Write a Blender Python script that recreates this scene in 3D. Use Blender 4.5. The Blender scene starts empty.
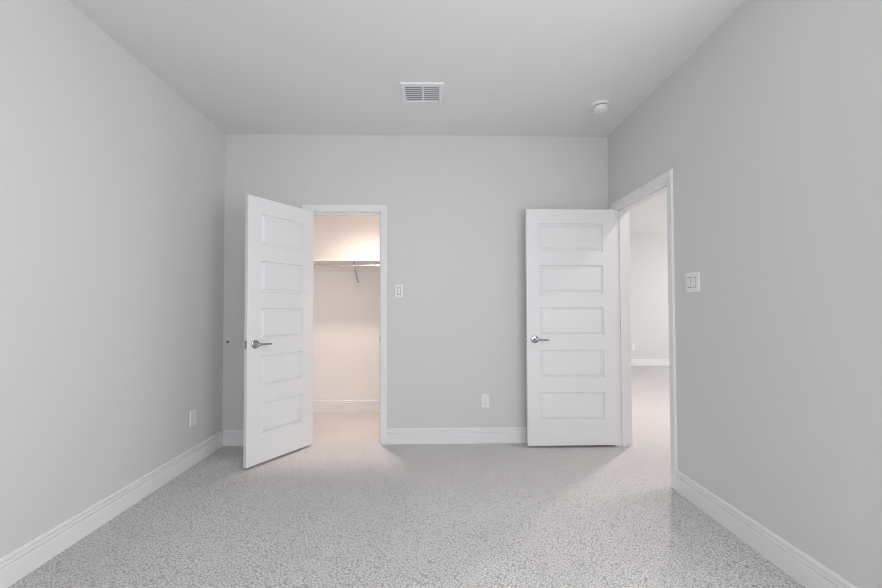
import bpy, bmesh, math
from mathutils import Vector, Matrix

S = bpy.context.scene
COL = S.collection

# ------------------------------------------------------------------ camera
F, YAW, PITCH, ROLL, SHY = 382.81, 0.02291, 0.02253, -0.00242, 6.158
CAMZ, XL, XR, D, H = 1.1853, -1.8297, 1.5932, 3.3998, 2.74
fw = Vector((math.sin(YAW)*math.cos(PITCH), math.cos(YAW)*math.cos(PITCH), math.sin(PITCH)))
rt0 = Vector((math.cos(YAW), -math.sin(YAW), 0)); up0 = rt0.cross(fw)
rt = rt0*math.cos(ROLL) + up0*math.sin(ROLL)
up = -rt0*math.sin(ROLL) + up0*math.cos(ROLL)
cam = bpy.data.cameras.new('camera')
cam.sensor_width = 36; cam.lens = F*36/882; cam.shift_y = SHY/882; cam.clip_start = 0.02
co = bpy.data.objects.new('camera', cam); COL.objects.link(co)
m3 = Matrix((rt, up, -fw)).transposed()
co.matrix_world = Matrix.Translation((0, -D, CAMZ)) @ m3.to_4x4()
S.camera = co

# ------------------------------------------------------------------ world, lights, exposure
w = bpy.data.worlds.new('world'); S.world = w; w.use_nodes = True
bg = w.node_tree.nodes['Background']; bg.inputs[0].default_value = (0.90, 0.95, 1.0, 1); bg.inputs[1].default_value = 1.0
S.view_settings.view_transform = 'Standard'; S.view_settings.look = 'None'
S.view_settings.exposure = 0.0; S.view_settings.gamma = 1.0; S.view_settings.use_curve_mapping = False
S.cycles.max_bounces = 16; S.cycles.diffuse_bounces = 12
S.cycles.sample_clamp_indirect = 6
S.cycles.filter_width = 1.0
S.cycles.denoising_prefilter = 'ACCURATE'
S.cycles.use_adaptive_sampling = False

YR = -4.45            # inner face of the wall behind the camera
HX0, HX1, HY0, HY1 = XR+0.125, 6.6, -2.2, 4.45     # the hall beyond the entry door
CY1, CX0, CX1 = 1.057, -1.50, 0.35                # the closet

def light(name, kind, loc, energy, col, rot=(0, 0, 0), **kw):
    l = bpy.data.lights.new(name, kind); l.energy = energy; l.color = col
    for k, v in kw.items(): setattr(l, k, v)
    o = bpy.data.objects.new(name, l); COL.objects.link(o); o.location = loc; o.rotation_euler = rot
    return o
# daylight through the big window behind the camera: a bright even sky
light('window_daylight', 'AREA', (0.42, YR-0.03, 1.50), 31, (0.945, 0.975, 1.0), (math.radians(90), 0, 0), shape='RECTANGLE', size=2.2, size_y=1.7)
# fill from an unseen window added beside the viewer to brighten the left wall
light('added_side_fill', 'AREA', (XR+0.03, -2.87, 1.50), 30, (0.965, 0.978, 1.0), (0, math.radians(90), 0), shape='RECTANGLE', size=1.6, size_y=1.36)
# closet and hall ceiling lamps, daylight in the hall
light('closet_lamp', 'AREA', (-0.63, 0.33, 2.68), 14.0, (1.0, 0.795, 0.69), (0, 0, 0), shape='DISK', size=0.16, spread=math.radians(104))
light('hall_lamp', 'AREA', (2.67, 0.81, 2.72), 48, (1.0, 0.886, 0.846), (0, 0, 0), shape='DISK', size=0.14)
light('hall_entry_lamp', 'AREA', (2.35, -0.62, 2.72), 11, (1.0, 0.90, 0.86), (0, 0, 0), shape='DISK', size=0.12)
light('hall_window_daylight', 'AREA', (HX1-0.05, 2.2, 1.5), 68, (1.0, 0.98, 0.97), (0, math.radians(90), 0), shape='RECTANGLE', size=1.8, size_y=3.0)

# ------------------------------------------------------------------ materials
def mat(name, col, rough=0.6, metal=0.0, bump=None, spec=0.3):
    m = bpy.data.materials.new(name); m.use_nodes = True
    nt = m.node_tree; b = nt.nodes['Principled BSDF']
    b.inputs['Base Color'].default_value = (*col, 1); b.inputs['Roughness'].default_value = rough
    b.inputs['Metallic'].default_value = metal; b.inputs['Specular IOR Level'].default_value = spec
    tc = nt.nodes.new('ShaderNodeTexCoord')
    nz = nt.nodes.new('ShaderNodeTexNoise'); nz.inputs['Scale'].default_value = bump[0] if bump else 40
    nt.links.new(tc.outputs['Object'], nz.inputs['Vector'])
    if bump:
        bp = nt.nodes.new('ShaderNodeBump'); bp.inputs['Strength'].default_value = bump[1]; bp.inputs['Distance'].default_value = bump[2]
        nt.links.new(nz.outputs['Fac'], bp.inputs['Height']); nt.links.new(bp.outputs['Normal'], b.inputs['Normal'])
    else:
        mr = nt.nodes.new('ShaderNodeMapRange'); mr.inputs['To Min'].default_value = rough*0.92; mr.inputs['To Max'].default_value = min(1, rough*1.08)
        nt.links.new(nz.outputs['Fac'], mr.inputs['Value']); nt.links.new(mr.outputs['Result'], b.inputs['Roughness'])
    return m
M_WALL = mat('wall_paint', (0.66, 0.66, 0.65), 0.85, bump=(140, 0.06, 0.002), spec=0.15)
M_CEIL = mat('ceiling_paint', (0.745, 0.745, 0.743), 0.9, bump=(110, 0.08, 0.002), spec=0.1)
M_CLOSET = mat('closet_paint', (0.83, 0.82, 0.815), 0.85, bump=(140, 0.06, 0.002), spec=0.15)
M_TRIM = mat('trim_paint', (0.80, 0.80, 0.81), 0.38, spec=0.4)
M_DOOR = mat('door_paint', (0.80, 0.80, 0.81), 0.42, bump=(160, 0.03, 0.001), spec=0.4)
M_PLAST = mat('white_plastic', (0.80, 0.80, 0.80), 0.35, spec=0.45)
M_VENT = mat('vent_enamel', (0.78, 0.79, 0.81), 0.4, spec=0.4)
M_DARK = mat('dark_recess', (0.05, 0.055, 0.06), 0.8)
M_DUCT = mat('duct_grey', (0.36, 0.39, 0.44), 0.7)
M_CHROME = mat('satin_chrome', (0.46, 0.46, 0.47), 0.18, 1.0)
M_HINGE = mat('hinge_metal', (0.45, 0.44, 0.43), 0.4, 1.0)
M_RUB = mat('grey_rubber', (0.16, 0.18, 0.17), 0.7)
M_LED = mat('lamp_glass', (0.9, 0.9, 0.9), 0.3)
M_BRACE = mat('bracket_metal', (0.55, 0.53, 0.50), 0.4, 0.4)
M_ROD = mat('rod_metal', (0.80, 0.79, 0.77), 0.25, 1.0)

def carpet():
    m = bpy.data.materials.new('carpet'); m.use_nodes = True
    nt = m.node_tree; b = nt.nodes['Principled BSDF']; L = nt.links
    b.inputs['Roughness'].default_value = 0.95; b.inputs['Specular IOR Level'].default_value = 0.05
    b.inputs['Sheen Weight'].default_value = 0.15
    tc = nt.nodes.new('ShaderNodeTexCoord')
    wp = nt.nodes.new('ShaderNodeTexNoise'); wp.inputs['Scale'].default_value = 45; wp.inputs['Detail'].default_value = 2
    L.new(tc.outputs['Object'], wp.inputs['Vector'])
    mx = nt.nodes.new('ShaderNodeVectorMath'); mx.operation = 'MULTIPLY_ADD'
    mx.inputs[1].default_value = (0.008, 0.008, 0.0); L.new(wp.outputs['Color'], mx.inputs[0]); L.new(tc.outputs['Object'], mx.inputs[2])
    v = nt.nodes.new('ShaderNodeTexVoronoi'); v.feature = 'DISTANCE_TO_EDGE'; v.inputs['Scale'].default_value = 74
    L.new(mx.outputs[0], v.inputs['Vector'])
    r = nt.nodes.new('ShaderNodeMapRange'); r.inputs['From Min'].default_value = 0.0; r.inputs['From Max'].default_value = 0.13
    L.new(v.outputs['Distance'], r.inputs['Value'])
    n2 = nt.nodes.new('ShaderNodeTexNoise'); n2.inputs['Scale'].default_value = 420; n2.inputs['Detail'].default_value = 2
    L.new(tc.outputs['Object'], n2.inputs['Vector'])
    cr = nt.nodes.new('ShaderNodeValToRGB')
    cr.color_ramp.elements[0].color = (0.20, 0.20, 0.205, 1); cr.color_ramp.elements[1].color = (0.76, 0.74, 0.735, 1)
    ad = nt.nodes.new('ShaderNodeMath'); ad.operation = 'MULTIPLY_ADD'; ad.inputs[1].default_value = 0.35
    sb = nt.nodes.new('ShaderNodeMath'); sb.operation = 'MULTIPLY'; sb.inputs[1].default_value = 0.72
    L.new(r.outputs['Result'], sb.inputs[0]); L.new(n2.outputs['Fac'], ad.inputs[0]); L.new(sb.outputs[0], ad.inputs[2])
    L.new(ad.outputs[0], cr.inputs['Fac'])
    n3 = nt.nodes.new('ShaderNodeTexNoise'); n3.inputs['Scale'].default_value = 2.2; n3.inputs['Detail'].default_value = 3
    L.new(tc.outputs['Object'], n3.inputs['Vector'])
    hs = nt.nodes.new('ShaderNodeMix'); hs.data_type = 'RGBA'; hs.blend_type = 'MULTIPLY'; hs.inputs['Factor'].default_value = 1
    mr = nt.nodes.new('ShaderNodeMapRange'); mr.inputs['To Min'].default_value = 0.93; mr.inputs['To Max'].default_value = 1.07
    L.new(n3.outputs['Fac'], mr.inputs['Value']); L.new(cr.outputs['Color'], hs.inputs['A']); L.new(mr.outputs['Result'], hs.inputs['B'])
    L.new(hs.outputs['Result'], b.inputs['Base Color'])
    bp = nt.nodes.new('ShaderNodeBump'); bp.inputs['Strength'].default_value = 0.5; bp.inputs['Distance'].default_value = 0.006
    L.new(ad.outputs[0], bp.inputs['Height']); L.new(bp.outputs['Normal'], b.inputs['Normal'])
    return m
M_CARPET = carpet()

# ------------------------------------------------------------------ mesh helpers
def obj(name, bm, m, parent=None, smooth=False, bevel=0.0, seg=2, loc=None):
    bmesh.ops.remove_doubles(bm, verts=bm.verts, dist=1e-6)
    bmesh.ops.recalc_face_normals(bm, faces=bm.faces)
    me = bpy.data.meshes.new(name); bm.to_mesh(me); bm.free(); me.materials.append(m)
    o = bpy.data.objects.new(name, me); COL.objects.link(o)
    if parent: o.parent = parent
    if loc: o.location = loc
    if smooth:
        for p in me.polygons: p.use_smooth = True
        me.set_sharp_from_angle(angle=math.radians(35))
    if bevel:
        md = o.modifiers.new('bevel', 'BEVEL'); md.width = bevel; md.segments = seg; md.limit_method = 'ANGLE'
    return o
def box(bm, x0, x1, y0, y1, z0, z1):
    vs = [bm.verts.new((x, y, z)) for x in (x0, x1) for y in (y0, y1) for z in (z0, z1)]
    for f in ((0,1,3,2), (4,6,7,5), (0,4,5,1), (2,3,7,6), (0,2,6,4), (1,5,7,3)): bm.faces.new([vs[i] for i in f])
    return bm
def boxes(*bs):
    bm = bmesh.new()
    for b in bs: box(bm, *b)
    return bm
def sweep(bm, prof, path, nrm, closed_prof=True):
    """prof: list of (a,b): a across the strip (towards 'side'), b along nrm; path: points in a plane; mitred."""
    nrm = Vector(nrm); P = [Vector(p) for p in path]; rings = []
    for i, p in enumerate(P):
        d0 = (P[i]-P[i-1]).normalized() if i > 0 else (P[1]-P[0]).normalized()
        d1 = (P[i+1]-P[i]).normalized() if i < len(P)-1 else d0
        s0 = d0.cross(nrm); s1 = d1.cross(nrm); s = (s0+s1)/(1+s0.dot(s1))
        rings.append([bm.verts.new(p + s*a + nrm*b) for a, b in prof])
    n = len(prof)
    for r0, r1 in zip(rings, rings[1:]):
        for i in range(n): bm.faces.new((r0[i], r0[(i+1) % n], r1[(i+1) % n], r1[i]))
    bm.faces.new(rings[0]); bm.faces.new(rings[-1][::-1])
def cyl(bm, c, axis, r0, r1, h, n=28):
    axis = Vector(axis).normalized(); t = axis.orthogonal().normalized(); u = axis.cross(t)
    a = [bm.verts.new(Vector(c)+(t*math.cos(2*math.pi*i/n)+u*math.sin(2*math.pi*i/n))*r0) for i in range(n)]
    b = [bm.verts.new(Vector(c)+axis*h+(t*math.cos(2*math.pi*i/n)+u*math.sin(2*math.pi*i/n))*r1) for i in range(n)]
    for i in range(n): bm.faces.new((a[i], a[(i+1) % n], b[(i+1) % n], b[i]))
    bm.faces.new(a); bm.faces.new(b)
def lathe(bm, c, axis, prof, n=40):
    """prof: (radius, height along axis); ends closed."""
    axis = Vector(axis).normalized(); t = axis.orthogonal().normalized(); u = axis.cross(t); rings = []
    for r, h in prof:
        rings.append([bm.verts.new(Vector(c)+axis*h+(t*math.cos(2*math.pi*i/n)+u*math.sin(2*math.pi*i/n))*max(r, 1e-4)) for i in range(n)])
    for a, b in zip(rings, rings[1:]):
        for i in range(n): bm.faces.new((a[i], a[(i+1) % n], b[(i+1) % n], b[i]))
    bm.faces.new(rings[0]); bm.faces.new(rings[-1])
def tube(bm, pts, rad, n=16, flat=1.0, upv=(0, 0, 1)):
    rings = []; P = [Vector(p) for p in pts]
    for i, p in enumerate(P):
        d = (P[min(i+1, len(P)-1)]-P[max(i-1, 0)]).normalized()
        a = d.cross(Vector(upv)).normalized(); b = a.cross(d)
        r = rad[i] if isinstance(rad, (list, tuple)) else rad
        rings.append([bm.verts.new(p + a*math.cos(2*math.pi*k/n)*r + b*math.sin(2*math.pi*k/n)*r*flat) for k in range(n)])
    for a, b in zip(rings, rings[1:]):
        for i in range(n): bm.faces.new((a[i], a[(i+1) % n], b[(i+1) % n], b[i]))
    bm.faces.new(rings[0]); bm.faces.new(rings[-1])
def tag(o, label, cat=None, group=None, kind=None):
    if label: o['label'] = label
    if cat: o['category'] = cat
    if group: o['group'] = group
    if kind: o['kind'] = kind
    return o
def struct(o, label, cat): return tag(o, label, cat, kind='structure')
def empty(name, loc=(0, 0, 0), rz=0.0):
    o = bpy.data.objects.new(name, None); o.empty_display_size = 0.1; COL.objects.link(o)
    o.location = loc; o.rotation_euler = (0, 0, rz); return o

# ------------------------------------------------------------------ shell
CO = (-1.086, -0.461, 2.046)      # closet opening: left, right, head
EO = (-0.861, -0.106, 2.043)      # entry opening along Y: near, far, head
JT = 0.018; TB, TR = 0.12, 0.125
X0, X1, Y0, Y1 = XL-0.12, HX1+0.12, YR-0.12, HY1+0.12
struct(obj('floor', boxes((X0, X1, Y0, Y1, -0.12, 0)), M_CARPET), 'grey looped carpet covering the whole floor', 'floor')
struct(obj('ceiling', boxes((X0, X1, Y0, Y1, H, H+0.12)), M_CEIL), 'flat grey painted ceiling with the vent and the detector', 'ceiling')
struct(obj('wall_left', boxes((XL-0.12, XL, YR-0.12, TB, 0, H)), M_WALL), 'plain light grey wall carrying the low blank plate', 'wall')
struct(obj('wall_back', boxes((XL, CO[0]-JT, 0, TB, 0, H), (CO[1]+JT, XR, 0, TB, 0, H), (CO[0]-JT, CO[1]+JT, 0, TB, CO[2]+JT, H)), M_WALL),
       'light grey wall with the closet doorway in it', 'wall')
SW = (-3.60, -2.14, 0.65, 2.35)  # opening for the added side window that lifts the left wall
struct(obj('wall_right', boxes((XR, XR+TR, YR-0.12, SW[0], 0, H), (XR, XR+TR, SW[1], EO[0]-JT, 0, H), (XR, XR+TR, SW[0], SW[1], 0, SW[2]), (XR, XR+TR, SW[0], SW[1], SW[3], H), (XR, XR+TR, EO[1]+JT, HY1, 0, H), (XR, XR+TR, EO[0]-JT, EO[1]+JT, EO[2]+JT, H)), M_WALL),
       'light grey wall with the hall doorway in it', 'wall')
WX0, WX1, WZ0, WZ1 = -0.73, 1.57, 0.65, 2.35
struct(obj('wall_rear', boxes((XL, WX0, YR-0.12, YR, 0, H), (WX1, XR, YR-0.12, YR, 0, H), (WX0, WX1, YR-0.12, YR, 0, WZ0), (WX0, WX1, YR-0.12, YR, WZ1, H)), M_WALL),
       'grey wall with the big window behind the viewer', 'wall')
struct(obj('wall_closet_back', boxes((CX0, CX1, CY1, CY1+0.1, 0, H)), M_CLOSET), 'warm white wall at the back of the closet under the shelf', 'wall')
struct(obj('wall_closet_left', boxes((CX0-0.1, CX0, TB, CY1+0.1, 0, H)), M_CLOSET), 'closet side wall hidden behind the open door', 'wall')
struct(obj('wall_closet_right', boxes((CX1, CX1+0.1, TB, CY1+0.1, 0, H)), M_CLOSET), 'closet side wall beyond the switch', 'wall')
struct(obj('wall_hall_far', boxes((XR+TR, HX1, HY1, HY1+0.12, 0, H)), M_WALL), 'pale far wall seen through the hall doorway', 'wall')
HW = (0.7, 3.7, 0.6, 2.4)
struct(obj('wall_hall_right', boxes((HX1, HX1+0.12, HY0, HW[0], 0, H), (HX1, HX1+0.12, HW[1], HY1+0.12, 0, H), (HX1, HX1+0.12, HW[0], HW[1], 0, HW[2]), (HX1, HX1+0.12, HW[0], HW[1], HW[3], H)), M_WALL),
       'side wall of the hall with a window', 'wall')
struct(obj('wall_hall_near', boxes((XR+TR, HX1+0.12, HY0-0.12, HY0, 0, H)), M_WALL), 'near end wall of the hall', 'wall')

# windows (behind the viewer and in the hall)
def window(name, axis, a0, a1, z0, z1, c, label):
    bm = bmesh.new(); t = 0.05
    def b(p0, p1, q0, q1, r0, r1):
        box(bm, p0, p1, q0, q1, r0, r1) if axis == 'x' else box(bm, q0, q1, p0, p1, r0, r1)
    b(a0, a0+t, c-0.03, c+0.03, z0, z1); b(a1-t, a1, c-0.03, c+0.03, z0, z1)
    b(a0+t, a1-t, c-0.03, c+0.03, z0, z0+t); b(a0+t, a1-t, c-0.03, c+0.03, z1-t, z1)
    m = (a0+a1)/2; b(m-0.03, m+0.03, c-0.02, c+0.02, z0+t, z1-t)
    return struct(obj(name, bm, M_TRIM), label, 'window')
window('window_1', 'x', WX0, WX1, WZ0, WZ1, YR-0.085, 'white framed two sash window behind the viewer')
window('window_2', 'y', HW[0], HW[1], HW[2], HW[3], HX1+0.085, 'white framed window in the hall side wall')

window('added_window_3', 'y', SW[0], SW[1], SW[2], SW[3], XR+0.085, 'white framed window added beside the viewer to light the left wall')

# ------------------------------------------------------------------ baseboards
BP = [(0, 0), (0.0150, 0), (0.0150, 0.0905), (0.0135, 0.0930), (0.0060, 0.0935), (0.0060, 0.0965), (0.0125, 0.0985), (0.0130, 0.112),
      (0.0115, 0.1140), (0.0050, 0.1145), (0.0050, 0.1170), (0.0105, 0.1190), (0.0100, 0.131), (0.0070, 0.136), (0, 0.136)]
def base_run(bm, p0, p1, inward):
    p0 = Vector((*p0, 0)); p1 = Vector((*p1, 0)); n = Vector((*inward, 0))
    r = [[bm.verts.new(p + n*a + Vector((0, 0, b))) for a, b in BP] for p in (p0, p1)]
    k = len(BP)
    for i in range(k): bm.faces.new((r[0][i], r[0][(i+1) % k], r[1][(i+1) % k], r[1][i]))
    bm.faces.new(r[0]); bm.faces.new(r[1][::-1])
def baseboard(name, runs, label):
    bm = bmesh.new()
    for r in runs: base_run(bm, *r)
    struct(obj(name, bm, M_TRIM), label, 'baseboard')
CW = 0.057; RV = 0.005
baseboard('baseboard_left', [((XL, YR), (XL, 0), (1, 0))], 'white grooved baseboard along the plain wall with the blank plate')
baseboard('baseboard_back', [((XL+.0145, 0), (CO[0]-CW-RV, 0), (0, -1)), ((CO[1]+CW+RV, 0), (XR-.0145, 0), (0, -1))], 'white grooved baseboard on both sides of the closet doorway')
baseboard('baseboard_right', [((XR, YR), (XR, EO[0]-CW-RV), (-1, 0)), ((XR, EO[1]+CW+RV), (XR, 0), (-1, 0))], 'white grooved baseboard below the double switch')
baseboard('baseboard_rear', [((XL, YR), (XR, YR), (0, 1))], 'white baseboard below the window behind the viewer')
baseboard('baseboard_closet', [((CX0, CY1), (CX1, CY1), (0, -1)), ((CX0, TB), (CX0, CY1), (1, 0)), ((CX1, TB), (CX1, CY1), (-1, 0))], 'white grooved baseboard at the back of the closet')
baseboard('baseboard_hall', [((XR+TR, HY1), (HX1, HY1), (0, -1))], 'white baseboard on the pale far wall of the hall')

# ------------------------------------------------------------------ door frames
CP = [(0, 0), (0, 0.0090), (0.003, 0.0110), (0.044, 0.0150), (0.053, 0.0170), (0.057, 0.0150), (0.057, 0)]
def casing(name, p, q, head, to_world, nrm, label):
    """casing around an opening p..q (in-plane coordinate); inner edge set back by the reveal"""
    bm = bmesh.new(); r = RV
    path = [to_world(p-r, 0), to_world(p-r, head+r), to_world(q+r, head+r), to_world(q+r, 0)]
    n = Vector(nrm); d0 = Vector(path[1])-Vector(path[0]); s = d0.cross(n)
    out = Vector(path[0])-Vector(path[3])
    prof = CP if s.dot(out) > 0 else [(-a, b) for a, b in CP]
    sweep(bm, prof, path, nrm)
    return struct(obj(name, bm, M_TRIM), label, 'door casing')
casing('trim_1', CO[0], CO[1], CO[2], lambda a, z: (a, 0, z), (0, -1, 0), 'white moulded casing round the closet doorway')
casing('trim_2', EO[0], EO[1], EO[2], lambda a, z: (XR, a, z), (-1, 0, 0), 'white moulded casing round the hall doorway')
casing('trim_5', CO[0], CO[1], CO[2], lambda a, z: (a, TB, z), (0, 1, 0), 'white casing on the closet side of its doorway')
casing('trim_6', EO[0], EO[1], EO[2], lambda a, z: (XR+TR, a, z), (1, 0, 0), 'white casing on the hall side of its doorway')
g = 0.0008
bm = boxes((CO[0]-JT, CO[0], 0, TB, 0, CO[2]), (CO[1], CO[1]+JT, 0, TB, 0, CO[2]), (CO[0]-JT, CO[1]+JT, 0, TB, CO[2], CO[2]+JT),
           (CO[0], CO[0]+.011, .040, .074, 0, CO[2]), (CO[1]-.011, CO[1], .040, .074, 0, CO[2]), (CO[0]+.011, CO[1]-.011, .040, .074, CO[2]-.011, CO[2]))
jc = struct(obj('trim_3', bm, M_TRIM), 'white jamb lining the closet doorway', 'door jamb')
bm = boxes((XR, XR+TR, EO[0]-JT, EO[0], 0, EO[2]), (XR, XR+TR, EO[1], EO[1]+JT, 0, EO[2]), (XR, XR+TR, EO[0]-JT, EO[1]+JT, EO[2], EO[2]+JT),
           (XR+.040, XR+.074, EO[0], EO[0]+.011, 0, EO[2]), (XR+.040, XR+.074, EO[1]-.011, EO[1], 0, EO[2]), (XR+.040, XR+.074, EO[0]+.011, EO[1]-.011, EO[2]-.011, EO[2]))
je = struct(obj('trim_4', bm, M_TRIM), 'white jamb lining the hall doorway', 'door jamb')
ZH = 0.922
tag(obj('strike_plate', boxes((CO[1]-.0015, CO[1], .006, .034, ZH-.03, ZH+.03), (CO[1]-.004, CO[1], -.004, .006, ZH-.022, ZH+.022)), M_CHROME, jc), 'metal strike plate')
tag(obj('strike_plate', boxes((XR+.006, XR+.034, EO[0], EO[0]+.0015, ZH-.03, ZH+.03), (XR-.004, XR+.006, EO[0], EO[0]+.004, ZH-.022, ZH+.022)), M_CHROME, je), 'metal strike plate')

# ------------------------------------------------------------------ doors
LZ0, LZ1, LT = 0.021, 2.040, 0.035
def leaf_mesh(wd, stile):
    """x 0..wd from the hinge, y 0..LT, five raised panels pressed into both faces"""
    bm = bmesh.new(); ht = LZ1-LZ0
    top, bot, gap = 0.122, 0.2075, 0.120
    ph = (ht-top-bot-4*gap)/5
    zs = [0, bot]
    for k in range(5):
        zs.append(zs[-1]+ph)
        if k < 4: zs.append(zs[-1]+gap)
    zs.append(ht)
    xs = [0, stile, wd-stile, wd]
    def face(y, sg):
        def V(x, z, d): return bm.verts.new((x, y + sg*d, LZ0+z))
        for i in range(3):
            for j in range(len(zs)-1):
                a, b, c, d = xs[i], xs[i+1], zs[j], zs[j+1]
                if i == 1 and j % 2 == 1:
                    loops = []
                    for ins, dep in ((0, 0), (0.003, 0.009), (0.006, 0.0145), (0.011, 0.0145), (0.034, 0.0015), (0.036, 0.0015)):
                        loops.append([V(a+ins, c+ins, dep), V(b-ins, c+ins, dep), V(b-ins, d-ins, dep), V(a+ins, d-ins, dep)])
                    for p, q in zip(loops, loops[1:]):
                        for k in range(4): bm.faces.new((p[k], p[(k+1) % 4], q[(k+1) % 4], q[k]))
                    bm.faces.new(loops[-1])
                else:
                    bm.faces.new((V(a, c, 0), V(b, c, 0), V(b, d, 0), V(a, d, 0)))
    face(0, 1); face(LT, -1)
    bmesh.ops.remove_doubles(bm, verts=bm.verts, dist=1e-6)
    def edge(pts0, pts1):
        for (p, q), (r, s) in zip(zip(pts0, pts0[1:]), zip(pts1, pts1[1:])):
            bm.faces.new([bm.verts.new(v) for v in (p, q, s, r)])
    for x in (0, wd): edge([(x, 0, LZ0+z) for z in zs], [(x, LT, LZ0+z) for z in zs])
    for z in (LZ0, LZ1): edge([(x, 0, z) for x in xs], [(x, LT, z) for x in xs])
    return bm
def handle(parent, x, y, sg, dirx):
    """lever set on one face; sg: outward side along y, dirx: way the lever points"""
    bm = bmesh.new()
    lathe(bm, (x, y, ZH), (0, sg, 0), [(0.0325, 0), (0.0325, 0.004), (0.0310, 0.0075), (0.026, 0.0095), (0.0135, 0.0105), (0.0125, 0.012), (0.0115, 0.040), (0.0095, 0.043)])
    r = obj('door_handle', bm, M_CHROME, parent, smooth=True)
    bm = bmesh.new(); yy = y+sg*0.045
    pts = [(x-dirx*0.010, yy, ZH+.001), (x, yy, ZH+.001), (x+dirx*.02, yy, ZH), (x+dirx*.05, yy+sg*.002, ZH-.001), (x+dirx*.085, yy, ZH-.002), (x+dirx*.108, yy-sg*.004, ZH-.003), (x+dirx*.114, yy-sg*.006, ZH-.003)]
    tube(bm, pts, [.006, .0115, .0095, .0075, .0072, .0068, .004], flat=1.0)
    obj('lever', bm, M_CHROME, r, smooth=True)
def door(name, pin, rz, wd, label):
    root = empty(name, (pin[0], pin[1], 0), rz); struct(root, label, 'door')
    obj('door_leaf', leaf_mesh(wd, 0.105), M_DOOR, root)
    handle(root, wd-0.064, LT, 1, -1); handle(root, wd-0.064, 0, -1, -1)
    lp = obj('latch_plate', boxes((wd, wd+.0015, .006, .029, ZH-.029, ZH+.029)), M_CHROME, root)
    bm = bmesh.new(); v = [bm.verts.new(p) for p in ((wd+.0015, .010, ZH-.009), (wd+.0015, .025, ZH-.009), (wd+.0015, .025, ZH+.009), (wd+.0015, .010, ZH+.009), (wd+.012, .022, ZH-.009), (wd+.012, .025, ZH-.009), (wd+.012, .025, ZH+.009), (wd+.012, .022, ZH+.009))]
    for f in ((0,1,2,3), (4,5,6,7), (0,1,5,4), (1,2,6,5), (2,3,7,6), (3,0,4,7)): bm.faces.new([v[i] for i in f])
    obj('latch_bolt', bm, M_HINGE, lp)
    for z in (0.22, 1.02, 1.83):
        bm = bmesh.new(); cyl(bm, (-0.0015, -0.006, z-.045), (0, 0, 1), .0055, .0055, .09, 14); box(bm, -.0015, 0, 0.0, .028, z-.045, z+.045)
        obj('hinge', bm, M_HINGE, root)
    return root
# closet door: local y>0 is the closet side; swings out over the room by 123 degrees
door('door_1', (CO[0]+.018, -0.016), math.radians(-123), 0.600, 'white five panel door standing ajar at the closet doorway')
# hall door: mirrored opening, square to its wall; its body runs from the pin towards the viewer
door('door_2', (XR-0.016, EO[1]-.003), math.radians(180), 0.768, 'white five panel door swung open against the wall beside the hall doorway')
# ------------------------------------------------------------------ closet fittings
sy0 = CY1-0.302
def rel(o, root): o.location = -Vector(root.location); return o
tag(obj('closet_shelf', boxes((CX0, CX1, sy0, CY1, 1.706, 1.725)), M_CLOSET, bevel=.001), 'white closet shelf running the full width of the back wall', 'shelf')
struct(obj('trim_7', boxes((CX0, CX1, CY1-.018, CY1, 1.622, 1.7055)), M_TRIM, bevel=.0015), 'white cleat board on the closet wall under the shelf', 'trim')
rod_y, rod_z = CY1-0.275, 1.655
bm = bmesh.new(); cyl(bm, (CX0, rod_y, rod_z), (1, 0, 0), .0145, .0145, CX1-CX0, 24)
tag(obj('closet_rod', bm, M_ROD, smooth=True), 'shiny metal hanging rod under the closet shelf', 'rod')
bx = -0.855
br = empty('shelf_bracket', (bx, CY1, 1.37)); tag(br, 'white metal bracket holding the rod and shelf on a wall board', 'bracket')
rel(obj('wall_board', boxes((bx-.043, bx+.043, CY1-.018, CY1, 1.370, 1.622)), M_TRIM, br, bevel=.0015), br)
rel(obj('wall_plate', boxes((bx-.011, bx+.011, CY1-.022, CY1-.018, 1.435, 1.705), ), M_PLAST, br), br)
bm = bmesh.new(); tube(bm, [(bx, CY1-.022, 1.495), (bx, CY1-.06, 1.520), (bx, CY1-.245, 1.650), (bx, CY1-.262, 1.698)], .0095, 10, upv=(1, 0, 0))
rel(obj('brace', bm, M_BRACE, br, smooth=True), br)
rel(obj('top_arm', boxes((bx-.009, bx+.009, CY1-.290, CY1-.0185, 1.7015, 1.7055)), M_PLAST, br), br)
bm = bmesh.new()
tube(bm, [(bx, rod_y+.020*math.cos(a), rod_z+.020*math.sin(a)) for a in [math.radians(t) for t in range(35, -216, -18)]], .0055, 10, upv=(1, 0, 0))
rel(obj('rod_hook', bm, M_PLAST, br, smooth=True), br)
for z in (1.445, 1.66):
    bm = bmesh.new(); lathe(bm, (bx, CY1-.022, z), (0, -1, 0), [(.006, 0), (.005, .002), (.001, .003)], 14)
    rel(obj('screw', bm, M_HINGE, br, smooth=True), br)

# ------------------------------------------------------------------ ceiling fittings
vx0, vx1, vy0, vy1 = -0.219, 0.083, -0.808, -0.549
v = empty('ceiling_vent', ((vx0+vx1)/2, (vy0+vy1)/2, H)); tag(v, 'white louvred air vent in the ceiling above the closet side', 'vent')
ix0, ix1, iy0, iy1 = vx0+.030, vx1-.030, vy0+.030, vy1-.026
bm = bmesh.new()
def ring(bm, o, i, z0, z1):
    a = [bm.verts.new(p) for p in ((o[0], o[2], z0), (o[1], o[2], z0), (o[1], o[3], z0), (o[0], o[3], z0))]
    b = [bm.verts.new(p) for p in ((i[0], i[2], z1), (i[1], i[2], z1), (i[1], i[3], z1), (i[0], i[3], z1))]
    for k in range(4): bm.faces.new((a[k], a[(k+1) % 4], b[(k+1) % 4], b[k]))
O = (vx0, vx1, vy0, vy1); I = (ix0, ix1, iy0, iy1)
O2 = (vx0+.006, vx1-.006, vy0+.006, vy1-.006)
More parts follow.
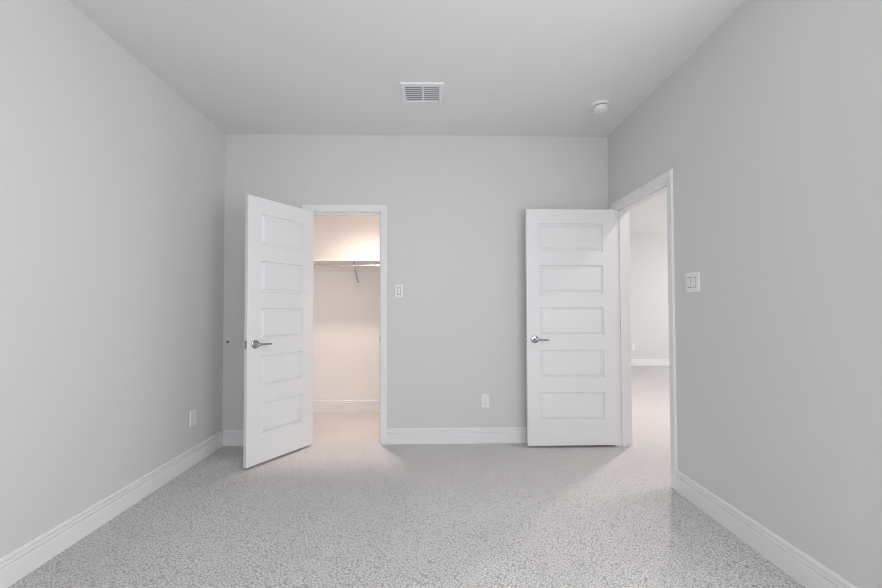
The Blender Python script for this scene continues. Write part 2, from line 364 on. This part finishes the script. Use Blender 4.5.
ring(bm, O, O, H, H-.003); ring(bm, O, O2, H-.003, H-.011); ring(bm, O2, I, H-.011, H-.011); ring(bm, I, I, H-.011, H-.001)
rel(obj('frame', bm, M_VENT, v), v)
rel(obj('duct_back', boxes((ix0, ix1, iy0, iy1, H-.0022, H-.0008)), M_DUCT, v), v)
mx = (vx0+vx1)/2+.004
rel(obj('divider', boxes((mx-.008, mx+.008, iy0, iy1, H-.012, H-.0022)), M_VENT, v), v)
NL = 8
for a, b in ((ix0, mx-.008), (mx+.008, ix1)):
    for k in range(NL):
        y = iy0 + (k+.5)*(iy1-iy0)/NL
        bm = bmesh.new(); c, s = .0078*math.cos(math.radians(12)), -.0078*math.sin(math.radians(12))
        P = [(y-c, H-.0075+s*.55), (y+c, H-.0075-s*.55), (y+c, H-.0063-s*.55), (y-c, H-.0063+s*.55)]
        r0 = [bm.verts.new((a, p, q)) for p, q in P]; r1 = [bm.verts.new((b, p, q)) for p, q in P]
        for i in range(4): bm.faces.new((r0[i], r0[(i+1) % 4], r1[(i+1) % 4], r1[i]))
        bm.faces.new(r0); bm.faces.new(r1)
        rel(obj('louver', bm, M_VENT, v), v)
dt = empty('smoke_detector', (1.285, -0.54, H)); tag(dt, 'round white smoke detector on the ceiling near the hall doorway', 'smoke detector')
bm = bmesh.new(); lathe(bm, (0, 0, 0), (0, 0, -1), [(.070, 0), (.070, .009), (.067, .014), (.058, .016)]); obj('base', bm, M_PLAST, dt, smooth=True)
bm = bmesh.new(); lathe(bm, (0, 0, -.016), (0, 0, -1), [(.049, 0), (.049, .005), (.055, .007), (.056, .024), (.052, .034), (.042, .040), (.018, .042), (.016, .040), (.001, .040)])
obj('cover', bm, M_PLAST, dt, smooth=True)
bm = bmesh.new(); lathe(bm, (0, 0, -.016), (0, 0, -1), [(.0495, .001), (.0515, .003), (.0495, .0055)]); obj('sensor_slot', bm, M_DARK, dt, smooth=True)

# ------------------------------------------------------------------ plates on the walls (local: x along wall, y out of wall, z up)
def plate(name, loc, rz, wd, ht, label, cat, group=None):
    r = empty(name, loc, rz); tag(r, label, cat, group)
    bm = bmesh.new(); a = (-wd/2, wd/2, -ht/2, ht/2); e = .004
    def R(b, y): return [bm.verts.new(p) for p in ((b[0], y, b[2]), (b[1], y, b[2]), (b[1], y, b[3]), (b[0], y, b[3]))]
    L = [R(a, 0), R(a, .003), R((a[0]+e, a[1]-e, a[2]+e, a[3]-e), .0065)]
    for p, q in zip(L, L[1:]):
        for k in range(4): bm.faces.new((p[k], p[(k+1) % 4], q[(k+1) % 4], q[k]))
    bm.faces.new(L[-1]); bm.faces.new(L[0])
    obj('cover_plate', bm, M_PLAST, r)
    return r
def screw(r, x, z, y=.0065):
    bm = bmesh.new(); lathe(bm, (x, y, z), (0, 1, 0), [(.0034, 0), (.003, .001), (.001, .0013)], 12); obj('screw', bm, M_PLAST, r, smooth=True)
def outlet(name, loc, rz, label):
    r = plate(name, loc, rz, .074, .120, label, 'outlet', 'wall outlets')
    f = obj('receptacle', boxes((-.0165, .0165, .0065, .0085, -.0335, .0335)), M_PLAST, r, bevel=.001)
    for z in (.019, -.019):
        obj('socket', boxes((-.0075, -.0055, .0085, .0088, z-.001, z+.007), (.0055, .0075, .0085, .0088, z-.001, z+.007), (-.002, .002, .0085, .0088, z-.010, z-.006)), M_DARK, f)
    screw(r, 0, .048); screw(r, 0, -.048)
    return r
def rocker(r, x):
    fr = obj('rocker_frame', boxes((x-.0168, x+.0168, .0065, .0075, -.0335, .0335)), M_PLAST, r)
    obj('switch_slot', boxes((x-.0150, x+.0150, .0075, .0077, -.0320, .0320)), M_DARK, fr)
    bm = bmesh.new()
    P = [(.0077, -.0292), (.0085, -.0292), (.0095, 0), (.0135, .0292), (.0077, .0292)]
    r0 = [bm.verts.new((x-.0130, a, b)) for a, b in P]; r1 = [bm.verts.new((x+.0130, a, b)) for a, b in P]
    for i in range(5): bm.faces.new((r0[i], r0[(i+1) % 5], r1[(i+1) % 5], r1[i]))
    bm.faces.new(r0); bm.faces.new(r1); obj('rocker', bm, M_PLAST, fr)
    screw(r, x, .048); screw(r, x, -.048)
PI = math.pi
outlet('wall_outlet', (0.467, 0, .368), PI, 'white duplex wall outlet on the back wall beside the open hall door')
outlet('wall_outlet', (4.15, HY1, .385), PI, 'small white outlet on the far wall seen through the hall doorway')
bl = plate('blank_plate', (XL, -0.413, .357), -PI/2, .078, .122, 'plain white blank plate low on the side wall above its baseboard', 'wall plate')
screw(bl, 0, .030); screw(bl, 0, -.030)
s1 = plate('light_switch', (-0.2945, 0, 1.342), PI, .072, .119, 'white single rocker light switch beside the closet doorway', 'light switch', 'light switches'); rocker(s1, 0)
s2 = plate('light_switch', (XR, -1.098, 1.343), PI/2, .122, .122, 'white double rocker light switch beside the hall doorway', 'light switch', 'light switches'); rocker(s2, -.023); rocker(s2, .023)
bm = bmesh.new(); lathe(bm, (0, 0, 0), (0, -1, 0), [(.011, 0), (.011, .004), (.009, .008), (.002, .009)], 20)
tag(obj('door_bumper', bm, M_RUB, smooth=True, loc=(-1.79, 0, .90)), 'tiny dark round bumper on the wall in the corner behind the closet door', 'door bumper')
